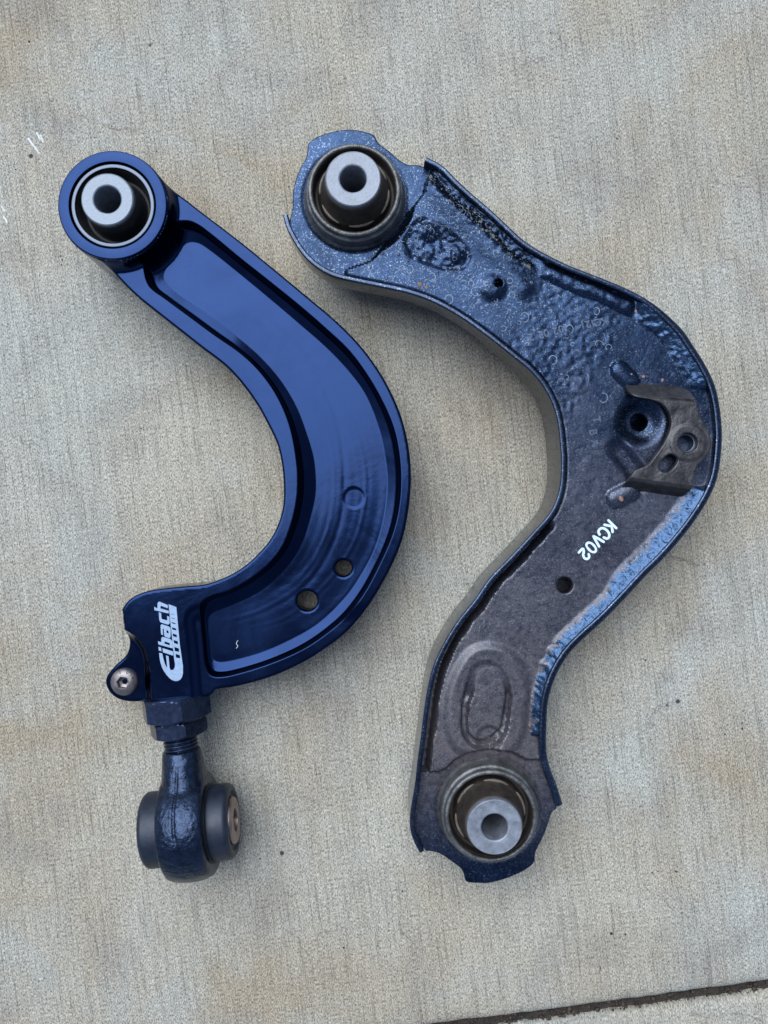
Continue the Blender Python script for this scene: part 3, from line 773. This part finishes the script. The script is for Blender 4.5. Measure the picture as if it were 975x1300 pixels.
eye_bot = [(707, 1027), (701, 1032), (697, 1043), (690.6, 1061), (680, 1083), (678.3, 1095), (668, 1104), (650, 1113), (623, 1121), (605, 1121.5), (591.5, 1119), (589, 1110.6), (586, 1104), (573, 1093.7), (557, 1083.5), (547, 1081), (541, 1081)]
ET = spline(UP(eye_top, ZE), False, .7); EB = spline(UP(eye_bot, ZE), False, .7)
LFi = offs(LF, 1.2); RFi = offs(RF, -1.2)          # left flange runs downwards: inside is to its left
outline2 = np.vstack([ET, RFi[4:-4], EB, LFi[::-1][4:-4]])
outline2 = resample(outline2, .75, True)
b1 = np.array(U(449.5, 240.8, 44)); b2 = np.array(U(623.4, 1037, 44))
step_top = UP([(575, 180), (549, 216), (541, 231), (539, 243), (527, 259), (512, 281), (494, 306), (471, 330), (440, 341), (430, 380), (300, 380), (300, 100), (575, 100)], ZP)
F_st = Field(step_top)
step_bot = np.vstack([UP([(480, 981), (535, 981), (556, 981), (567, 976), (577, 966), (595, 956), (621, 951.5), (648, 955), (668, 965), (684, 966), (760, 960), (760, 1200), (480, 1200)], ZP)])
F_sb = Field(step_bot)
rec_px = [(541, 274), (522.6, 284), (512, 305), (516, 325), (533, 334), (557, 342), (582, 346), (596, 338), (600.5, 325), (588, 307), (561.5, 284)]
F_rec = Field(spline(UP(rec_px, ZP), True, .6))
slot_px = [(602, 843), (621, 838), (640, 850), (649, 872), (648, 909), (641, 936), (624, 951), (601, 950), (586, 934), (584, 901), (590, 869)]
F_slot = Field(spline(UP(slot_px, ZP), True, .6))
rimo_px = [(597, 826), (621, 819), (650, 830), (668, 862), (667, 905), (660, 940), (640, 958), (600, 958), (575, 945), (566, 905), (575, 860)]
F_rimo = Field(spline(UP(rimo_px, ZP), True, .6))
def circ(u, v, z): return np.array(U(u, v, z))
ridge = Field(spline(UP([(543, 240), (575, 270), (610, 305), (640, 335), (665, 365)], ZP), False, .8), False)
S_RF = lambda u, v: float(F_RF.dist(np.array([U(u, v, ZF)]))[1][0])
sa, sb_, s1, s2, s3, s4 = [S_RF(*q) for q in ((820, 380), (908, 487), (905, 625), (795, 760), (712, 850), (694, 938))]
su1, su2, sd1, sd2 = [S_RF(*q) for q in ((548, 203), (688, 320), (700, 326), (812, 374))]
def zf_arm2(P):
    z = np.full(len(P), ZP)
    z += .55*vnoise(P, 34, 11)+.12*vnoise(P, 14, 12)
    dr, s_r = F_RF.dist(P); dl, s_l = F_LF.dist(P)
    # right side: plate climbs into the flange through a lumpy weld fillet
    def seg(s, a, b, e=.012): return sstep(a-e, a+e, s)*sstep(b+e, b-e, s)
    wid = 8.6*seg(s_r, sa, sb_)+9.2*seg(s_r, s1, s2)+7.0*seg(s_r, s2, s3)+5.6*seg(s_r, s3, s4, .006)+.01
    lump = .9*vnoise(P, 2.2, 21)+.6*vnoise(P, 1.1, 22)
    fr = np.clip(1-(dr-2.4)/np.maximum(wid, .02), 0, 1)
    act = np.clip(wid/5, 0, 1)
    z += act*(3.4*fr**1.25+lump*.8*np.clip(fr*3, 0, 1)*np.clip((1-fr)*3, .25, 1))
    # upper right: channel of dried mud beside the flange
    up = seg(s_r, su1, su2)
    z += up*(-1.0*np.exp(-((dr-4.5)/2.0)**2)+.8*np.exp(-((dr-9)/2.2)**2))+up*np.exp(-((dr-5.5)/4.0)**2)*1.3*(vnoise(P, 2.0, 31)+.6*vnoise(P, .9, 32))
    # long weld bead
    bd = seg(s_r, sd1, sd2, .006)
    z += bd*(1.9*np.sqrt(np.clip(1-((dr-6.3-.9*vnoise(P, 9, 5))/3.3)**2, 0, 1))+.3*vnoise(P, 1.8, 33))
    # left side: open valley between flange and plate
    val = seg(s_l, .555, .915, .01)
    z -= val*9.0*sstep(6.9+1.2*vnoise(P, 5, 41), 4.4, dl)
    z -= (1-val)*seg(s_l, .10, .56)*1.2*sstep(4.2, 2.0, dl)
    # ridge and splashed recess
    d = ridge.dist(P)[0]; z += 1.3*np.exp(-(d/4.5)**2)
    d = F_rec.signed(P); z -= 1.0*sstep(-.6, 2.6, d); z += np.where(d > 0, 1.0*vnoise(P, 4.5, 51)+.8*vnoise(P, 1.6, 52), 0)*sstep(0, 2, d)
    d = np.linalg.norm(P-circ(543, 292, ZP), axis=1); z += 1.8*sstep(7, 1, d)
    d = np.linalg.norm(P-circ(579, 322, ZP), axis=1); z += 1.4*sstep(6, 1, d)
    # dome with a punched dent
    d = np.linalg.norm(P-circ(624, 364, ZP), axis=1); z += 1.5*sstep(8.0, 2.5, d)
    # conical seat round the bracket hole
    d = np.linalg.norm(P-circ(812, 536, ZP), axis=1); z -= 3.6*sstep(12.5, 4.8, d)
    q = P-circ(800, 590, ZP); dq = np.abs(q[:, 0]*.80+q[:, 1]*.6)+0; dq2 = np.abs(-q[:, 0]*.6+q[:, 1]*.80); z -= 2.0*sstep(6, 1.5, dq)*sstep(15, 8, dq2)
    # embossed knuckles at the bracket legs
    for (u1, v1, u2, v2, r_) in ((786, 470, 800, 484, 4.3), (782, 633, 800, 624, 4.6)):
        a, b = circ(u1, v1, ZP), circ(u2, v2, ZP); ab = b-a; t = np.clip(((P-a) @ ab)/(ab @ ab), 0, 1)
        d = np.linalg.norm(P-(a+t[:, None]*ab), axis=1); z += 2.1*np.sqrt(np.clip(1-(d/r_)**2, 0, 1))
    # raised oblong with sunk slot
    d = F_rimo.signed(P); z += 1.6*sstep(-2.4, 2.0, d)
    d = F_slot.signed(P); wt = .06+.94*sstep(U(0, 855, ZP)[1], U(0, 885, ZP)[1], P[:, 1]); z -= .7*sstep(-.2, 1.6, d)+(2.9+2.0*vnoise(P, 5, 61))*wt*sstep(.1, 1.4, d)*sstep(4.6+2.4*vnoise(P, 7, 62), 3.2+2.4*vnoise(P, 7, 62), d)
    d = np.linalg.norm(P-circ(621, 938, ZP), axis=1); z -= 1.5*sstep(6.8, 4.8, d)
    # eyes sit lower
    e = F_st.signed(P); z = z*(1-sstep(-.9, .9, e))+ZE*sstep(-.9, .9, e)
    e = F_sb.signed(P); z = z*(1-sstep(-.9, .9, e))+ZE*sstep(-.9, .9, e)
    for c in (b1, b2):
        d = np.linalg.norm(P-c, axis=1); z = np.where(d < 29, np.minimum(z, ZE+np.maximum(d-25.5, 0)*1.2), z); z -= .5*sstep(26, 23.5, d)
    return z
def circle(c, r, n=40): return np.array([c+r*np.array([cos(a), sin(a)]) for a in np.linspace(0, 2*pi, n, endpoint=False)])
holes2 = [circle(b1, 19.5, 90), circle(b2, 19.5, 90), circle(circ(812, 536, ZP-3), 3.9), circle(circ(717, 743, ZP), 3.75), circle(circ(633, 360, ZP), 2.0, 24)]
def pick2(C):
    dr, s_r = F_RF.dist(C); n = 3.0*vnoise(C, 1.3, 91)+2.0*vnoise(C, 6, 92)
    w_ = np.where((s_r > sa) & (s_r < sb_), 8.8, np.where((s_r > s1) & (s_r < s2), 9.0, np.where((s_r >= s2) & (s_r < s3), 7.4, np.where((s_r >= s3) & (s_r < s4), 6.2, 0))))
    return (dr+n < w_).astype(np.int32)
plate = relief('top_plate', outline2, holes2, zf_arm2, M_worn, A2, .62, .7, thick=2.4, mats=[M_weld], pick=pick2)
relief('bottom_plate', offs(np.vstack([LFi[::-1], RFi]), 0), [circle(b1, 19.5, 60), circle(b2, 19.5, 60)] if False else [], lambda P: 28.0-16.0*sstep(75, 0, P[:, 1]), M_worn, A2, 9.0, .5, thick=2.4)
th = 2.3
pf = lambda t: fil([(0, ZW, .8), (0, ZF, .8), (t, ZF, .8), (t, ZW, .8)], .8, 4, True)
def lf_prof(s):
    k = float(1-sstep(0, .035, np.array([s]))[0]*0)  # even height
    d = 0.0
    if s < .12: d = -2.2*(1-s/.12)
    if s > .90: d = -2.4*((s-.90)/.10)
    zw = 25.0+(7.0-25.0)*float(sstep(.26, .46, np.array([s]))[0])
    return fil([(0, zw, .8), (0, ZF+d, .8), (th, ZF+d, .8), (th, zw, .8)], .8, 4, True)
def rf_prof(s):
    t = th+1.3*float(sstep(.30, .36, np.array([s]))[0])
    d = 0.0
    if s > .93: d = -2.4*((s-.93)/.07)
    return fil([(0, ZW, .8), (0, ZF+d-.6*(t-th), 1.6), (-t*.6, ZF+d+.1, .8), (-t, ZF+d-.2, .9), (-t, ZW, .8)], .8, 4, True)
sweep('side_flange', LF, lf_prof, M_coat, A2)
sweep('side_flange', RF, rf_prof, M_coat, A2)

def worn_bushing(c, rot, nm='bushing'):
    zb = ZE-.6
    shell = lathe('bushing_shell', fil([(19.3, 9), (19.3, 42.0, .4), (18.9, 43.4, .5), (19.6, 44.2, .5), (20.9, 44.0, .6), (21.3, 42.8, .5), (20.7, 41.4, .5), (21.2, 40.4, .4), (22.3, 40.0, .5), (22.6, 38.6, .5), (22.7, zb+1.6, .8), (23.6, zb+.6, .6), (24.3, zb-1.0), (19.3, zb-1.6), (20.6, zb-4), (20.6, 9), (19.3, 9)], .5), C3(c, 0), m_shell, A2, 128)
    lathe('rubber_bush', fil([(19.4, 12), (19.4, 41.2, .6), (18.9, 40.4, .5), (18.4, 36.0, 1.0), (16.8, 36.0, .8), (15.6, 41.0, .9), (14.6, 42.6, 1.0), (13.7, 47.0, 1.2), (12.9, 53.6, .4), (11.5, 54.2), (11.5, 12), (19.4, 12)], .6), C3(c, 0), M_rubbrown, A2, 128)
    # moulded crescent ribs round the cone
    for k in range(6):
        a0 = rot+k*pi/3; V = []; F = []; n = 14
        for i in range(n+1):
            a = a0+i/n*.78; e = sin(pi*min(1, max(0, i/n)))**.4
            for q in range(6):
                b = 2*pi*q/6; rr = 15.75+.8*cos(b)*e; zz = 41.0+.8*sin(b)*e
                V.append((c[0]+rr*cos(a), c[1]+rr*sin(a), zz))
        for i in range(n):
            for q in range(6): F.append([i*6+q, i*6+(q+1) % 6, (i+1)*6+(q+1) % 6, (i+1)*6+q])
        build('rubber_rib', V, F, M_rubrib, shell, sharp=60)
    lathe('inner_sleeve', slv_prof(12.2, 5.85, 56.5), C3(c, 0), M_steel2, A2, 128)
m_shell = m_simple('dull_shell', (.115, .115, .115), .42, .55, 500, .9, .0005, .5, 160)
M_rubrib = m_simple('rubber_rib', (.11, .09, .075), .55, 0, 400, .3, .0003, .4)
M_steel2 = m_simple('grey_sleeve_steel', (.22, .24, .28), .50, .4, 800, .45, .0003, .28, 260)
worn_bushing(b1, .35); worn_bushing(b2, 1.0)

# bracket
bk_px = [(799, 481.5), (835, 484), (868, 488.5), (878, 494), (882, 507), (885, 526), (896, 546.5), (900.5, 561), (897.5, 576), (884, 590), (878, 606), (876.5, 622), (871, 630), (835, 627), (797, 623.5), (793.5, 619), (798.5, 606), (804, 598), (820, 590.5), (831, 577.5), (843, 559), (849.5, 541), (848.5, 528), (838.5, 514), (822, 507.5), (802, 502.5), (798, 492)]
bk = spline(UP(bk_px, 42), True, .6)
f1a, f1b = circ(801, 503, 43), circ(881, 509, 43); f2a, f2b = circ(800, 608.5, 43), circ(877, 619.5, 43)
ZB = 44.6
def side(P, a, b): d = (b-a)/np.linalg.norm(b-a); return (P[:, 0]-a[0])*(-d[1])+(P[:, 1]-a[1])*d[0]
def zf_bk(P):
    a = side(P, f1a, f1b); b = -side(P, f2a, f2b)
    z = ZB-1.12*smax(a, np.zeros(len(P)), .7)-1.9*smax(b, np.zeros(len(P)), .7)
    d = np.linalg.norm(P-circ(873, 562, ZB), axis=1); z += .55*sstep(9.0, 7.4, d)
    z -= .35*np.exp(-(side(P, circ(845, 560, ZB), circ(856, 525, ZB))/2.5)**2)*sstep(3, 8, -a)
    z -= .9*np.exp(-(a/.55)**2)*sstep(U(846, 0, ZB)[0], U(856, 0, ZB)[0], P[:, 0])+.35*np.exp(-(a/.5)**2)+.35*np.exp(-(b/.5)**2)
    return np.maximum(z, ZP-1.0)+.15*vnoise(P, 6, 71)
slot_b = spline(UP([(851, 576.5), (860.5, 582), (856, 593), (846, 600), (837, 595.5), (838, 588)], ZB), True, .5)
br = relief('bracket', bk, [circle(circ(873, 562, ZB), 4.4), slot_b], zf_bk, M_brack, A2, .4, .55, thick=2.0)
lathe('weld_nut', fil([(3.5, 33), (3.5, ZB-2.2, .3), (6.4, ZB-2.2, .4), (6.4, 33)], .3), C3(circ(873, 562, ZB), 0), M_ring, br, 48)
# stamped lettering
def place_text(s, size, u, v, ang, z, m, parent, ext, bold=0.0, name='stamped_lettering'):
    me = text_mesh(s, size, bold, ext); o = link(name, me, m, parent, smooth=False)
    x, y = U(u, v, z); zz = zf_arm2(np.array([[x, y]]))[0]
    o.matrix_world = Matrix.Translation(Vector((x, y, zz))*MM) @ Matrix.Rotation(radians(ang), 4, 'Z')
    return o
M_let = m_simple('scuffed_lettering', (.06, .085, .14), .38, .2, 600, .5, .0004, .4, 500)
for ch, u, v in (('K', 767, 408), ('C', 758, 409), ('1', 752, 410), ('2', 746.5, 411), ('1', 739, 413), ('0', 724, 418), ('2', 708, 419), ('0', 709.5, 419)):
    pass
for ch, u, v in (('K', 766.5, 408), ('C', 758.5, 409), ('1', 752.5, 410.5), ('2', 746.5, 411.5), ('1', 739.5, 412.5), ('0', 712, 417.5), ('2', 705, 420), ('0', 693.5, 422.5), ('2', 686.5, 425), ('2', 674, 428)):
    place_text(ch, 5.0, u, v, 194, ZP, M_let, plate, .22)
for ch, u, v in (('T', 757, 533), ('B', 752.5, 549), ('A', 755, 563)):
    place_text(ch, 5.0, u, v, -82, ZP, M_let, plate, .22)
# painted KCV02 mark
def KP(p): return np.array([U(725+x/13.93, 650+y/13.93, ZP) for x, y in p])
strokes = [[(662, 148), (730, 215), (800, 283)], [(592, 226), (650, 238), (718, 252)], [(715, 250), (728, 300), (735, 352)],
           [(505, 398), (484, 352), (505, 305), (555, 285), (618, 312), (668, 372), (676, 432), (640, 470), (578, 450)],
           [(395, 430), (440, 512), (495, 608)], [(398, 428), (480, 470), (575, 527)],
           [(137, 715), (208, 648), (224, 700), (214, 765), (245, 822), (292, 826), (320, 790), (310, 748)]]
polys = [(stroke(spline(KP(s), False, .35), 1.15, 6), []) for s in strokes]
zero = spline(KP([(268, 580), (300, 543), (352, 550), (412, 602), (440, 660), (425, 705), (370, 705), (305, 650)]), True, .3)
cz = zero.mean(0); dz = (zero-cz); ln = np.linalg.norm(dz, axis=1)[:, None]
polys.append((cz+dz*(1+.55/ln), [cz+dz*(1-.6/ln)]))
flat('painted_code', polys, zf_arm2, .10, M_paint, plate)

# mud, splash beads, rust spots
def dome(c, r, h, n=9, sq=1.0, rot=0.0):
    V = [(c[0], c[1], c[2]+h)]; F = []
    for k, (f, zz) in enumerate(((.45, .86), (.8, .5), (1.0, -.15))):
        for i in range(n):
            a = 2*pi*i/n; x, y = r*f*cos(a), r*f*sq*sin(a)
            V.append((c[0]+x*cos(rot)-y*sin(rot), c[1]+x*sin(rot)+y*cos(rot), c[2]+h*zz))
    for i in range(n):
        j = (i+1) % n; F.append((0, 1+i, 1+j))
        for k in range(2): F.append((1+k*n+i, 1+(k+1)*n+i, 1+(k+1)*n+j, 1+k*n+j))
    return V, F
def scatter(name, cand, m, label_kind, hfac, sq=(.6, 1.0)):
    P = np.array([U(u, v, ZP) for u, v, r in cand]); Z = zf_arm2(P); V = []; F = []
    for (u, v, r), p, z in zip(cand, P, Z):
        a, f = dome((p[0], p[1], z), r, r*hfac*rng.uniform(.7, 1.3), 10, rng.uniform(*sq), rng.uniform(0, pi)); b = len(V); V += a; F += [tuple(q+b for q in t) for t in f]
    o = build(name, V, F, m, plate, sharp=None); o['kind'] = 'stuff'; return o
reg = UP([(432, 340), (500, 310), (545, 250), (600, 262), (690, 345), (760, 400), (790, 460), (760, 520), (722, 520), (690, 470), (620, 415), (560, 375), (480, 352)], ZP)
cand = []
while len(cand) < 520:
    u, v = rng.uniform(430, 800), rng.uniform(240, 530)
    p = np.array([U(u, v, ZP)])
    if not inside(p, reg)[0]: continue
    fall = min(1, max(.08, 1-((u-520)/270+(v-300)/330)*.62))
    if rng.uniform() > fall: continue
    cand.append((u, v, min(2.0, .16+rng.exponential(.16)*fall)))
big_rings = [(666, 403, 2.0), (650, 375, 1.4), (548, 352, 1.8), (570, 380, 1.9), (466, 345, 1.6), (520, 342, 1.7), (598, 360, 1.3), (702, 457, 1.9), (723, 418, 1.8), (766, 505, 2.0), (757, 395, 1.5)]
scatter('splash_beads', cand, M_bead, None, .2)
ringp = []  # pale arcs paint the crescent highlights of the water drops
k_ = 0
for u, v, r in big_rings:
    c = np.array(U(u, v, ZP)); a0 = rng.normal(.4, .8); aa = np.linspace(a0-2.3, a0+2.3, 20)
    arc_ = np.stack([c[0]+r*.95*np.cos(aa), c[1]+r*1.1*np.sin(aa)], 1)+rng.normal(0, .05, (20, 2)); ringp.append((stroke(arc_, .34, 2), []))
while k_ < 170:
    u, v = rng.uniform(430, 800), rng.uniform(240, 530); c = np.array(U(u, v, ZP))
    if not inside(c[None], reg)[0]: continue
    fall = min(1, max(.10, 1-((u-520)/270+(v-300)/330)*.62))
    if rng.uniform() > fall: continue
    r = min(2.6, .5+rng.exponential(.55)); a0 = rng.normal(.6, 1.1); sp_ = rng.uniform(.6, 5.8); el = rng.uniform(.7, 1.0)
    aa = np.linspace(a0-sp_/2, a0+sp_/2, 14); arc_ = np.stack([c[0]+r*np.cos(aa), c[1]+r*el*np.sin(aa)], 1)+rng.normal(0, .07, (14, 2))
    ringp.append((stroke(arc_, rng.uniform(.10, .30), 2), [])); k_ += 1
dr_ = flat('drop_glints', ringp, zf_arm2, .14, M_dropglint, plate); dr_['kind'] = 'stuff'
cand = []
for s in np.linspace(su1+.005, su2, 260):
    i = int(s*(len(RF)-1)); t = RF[min(i+1, len(RF)-1)]-RF[i-1]; t /= np.linalg.norm(t); nrm = np.array([t[1], -t[0]])
    q = RF[i]+nrm*rng.uniform(2.8, 9); k = .4*(CAM_H-ZP)/CAM_H; cand.append((q[0]/k+487.5, 650-q[1]/k, .12+rng.exponential(.2)))
scatter('dried_mud', cand, M_mud, None, .2)
rust = [(808, 395, .9), (787, 633, 1.5), (817, 478, .8), (841, 482.5, .9), (800, 476, .6), (621, 938, .8), (673, 921, .8), (533, 361, 1.2), (541, 365, .9)]
scatter('rust_spots', rust, M_rust, None, .18)
print('tris', sum(len(o.data.loop_triangles) or len(o.data.polygons) for o in bpy.data.objects if o.type == 'MESH'))
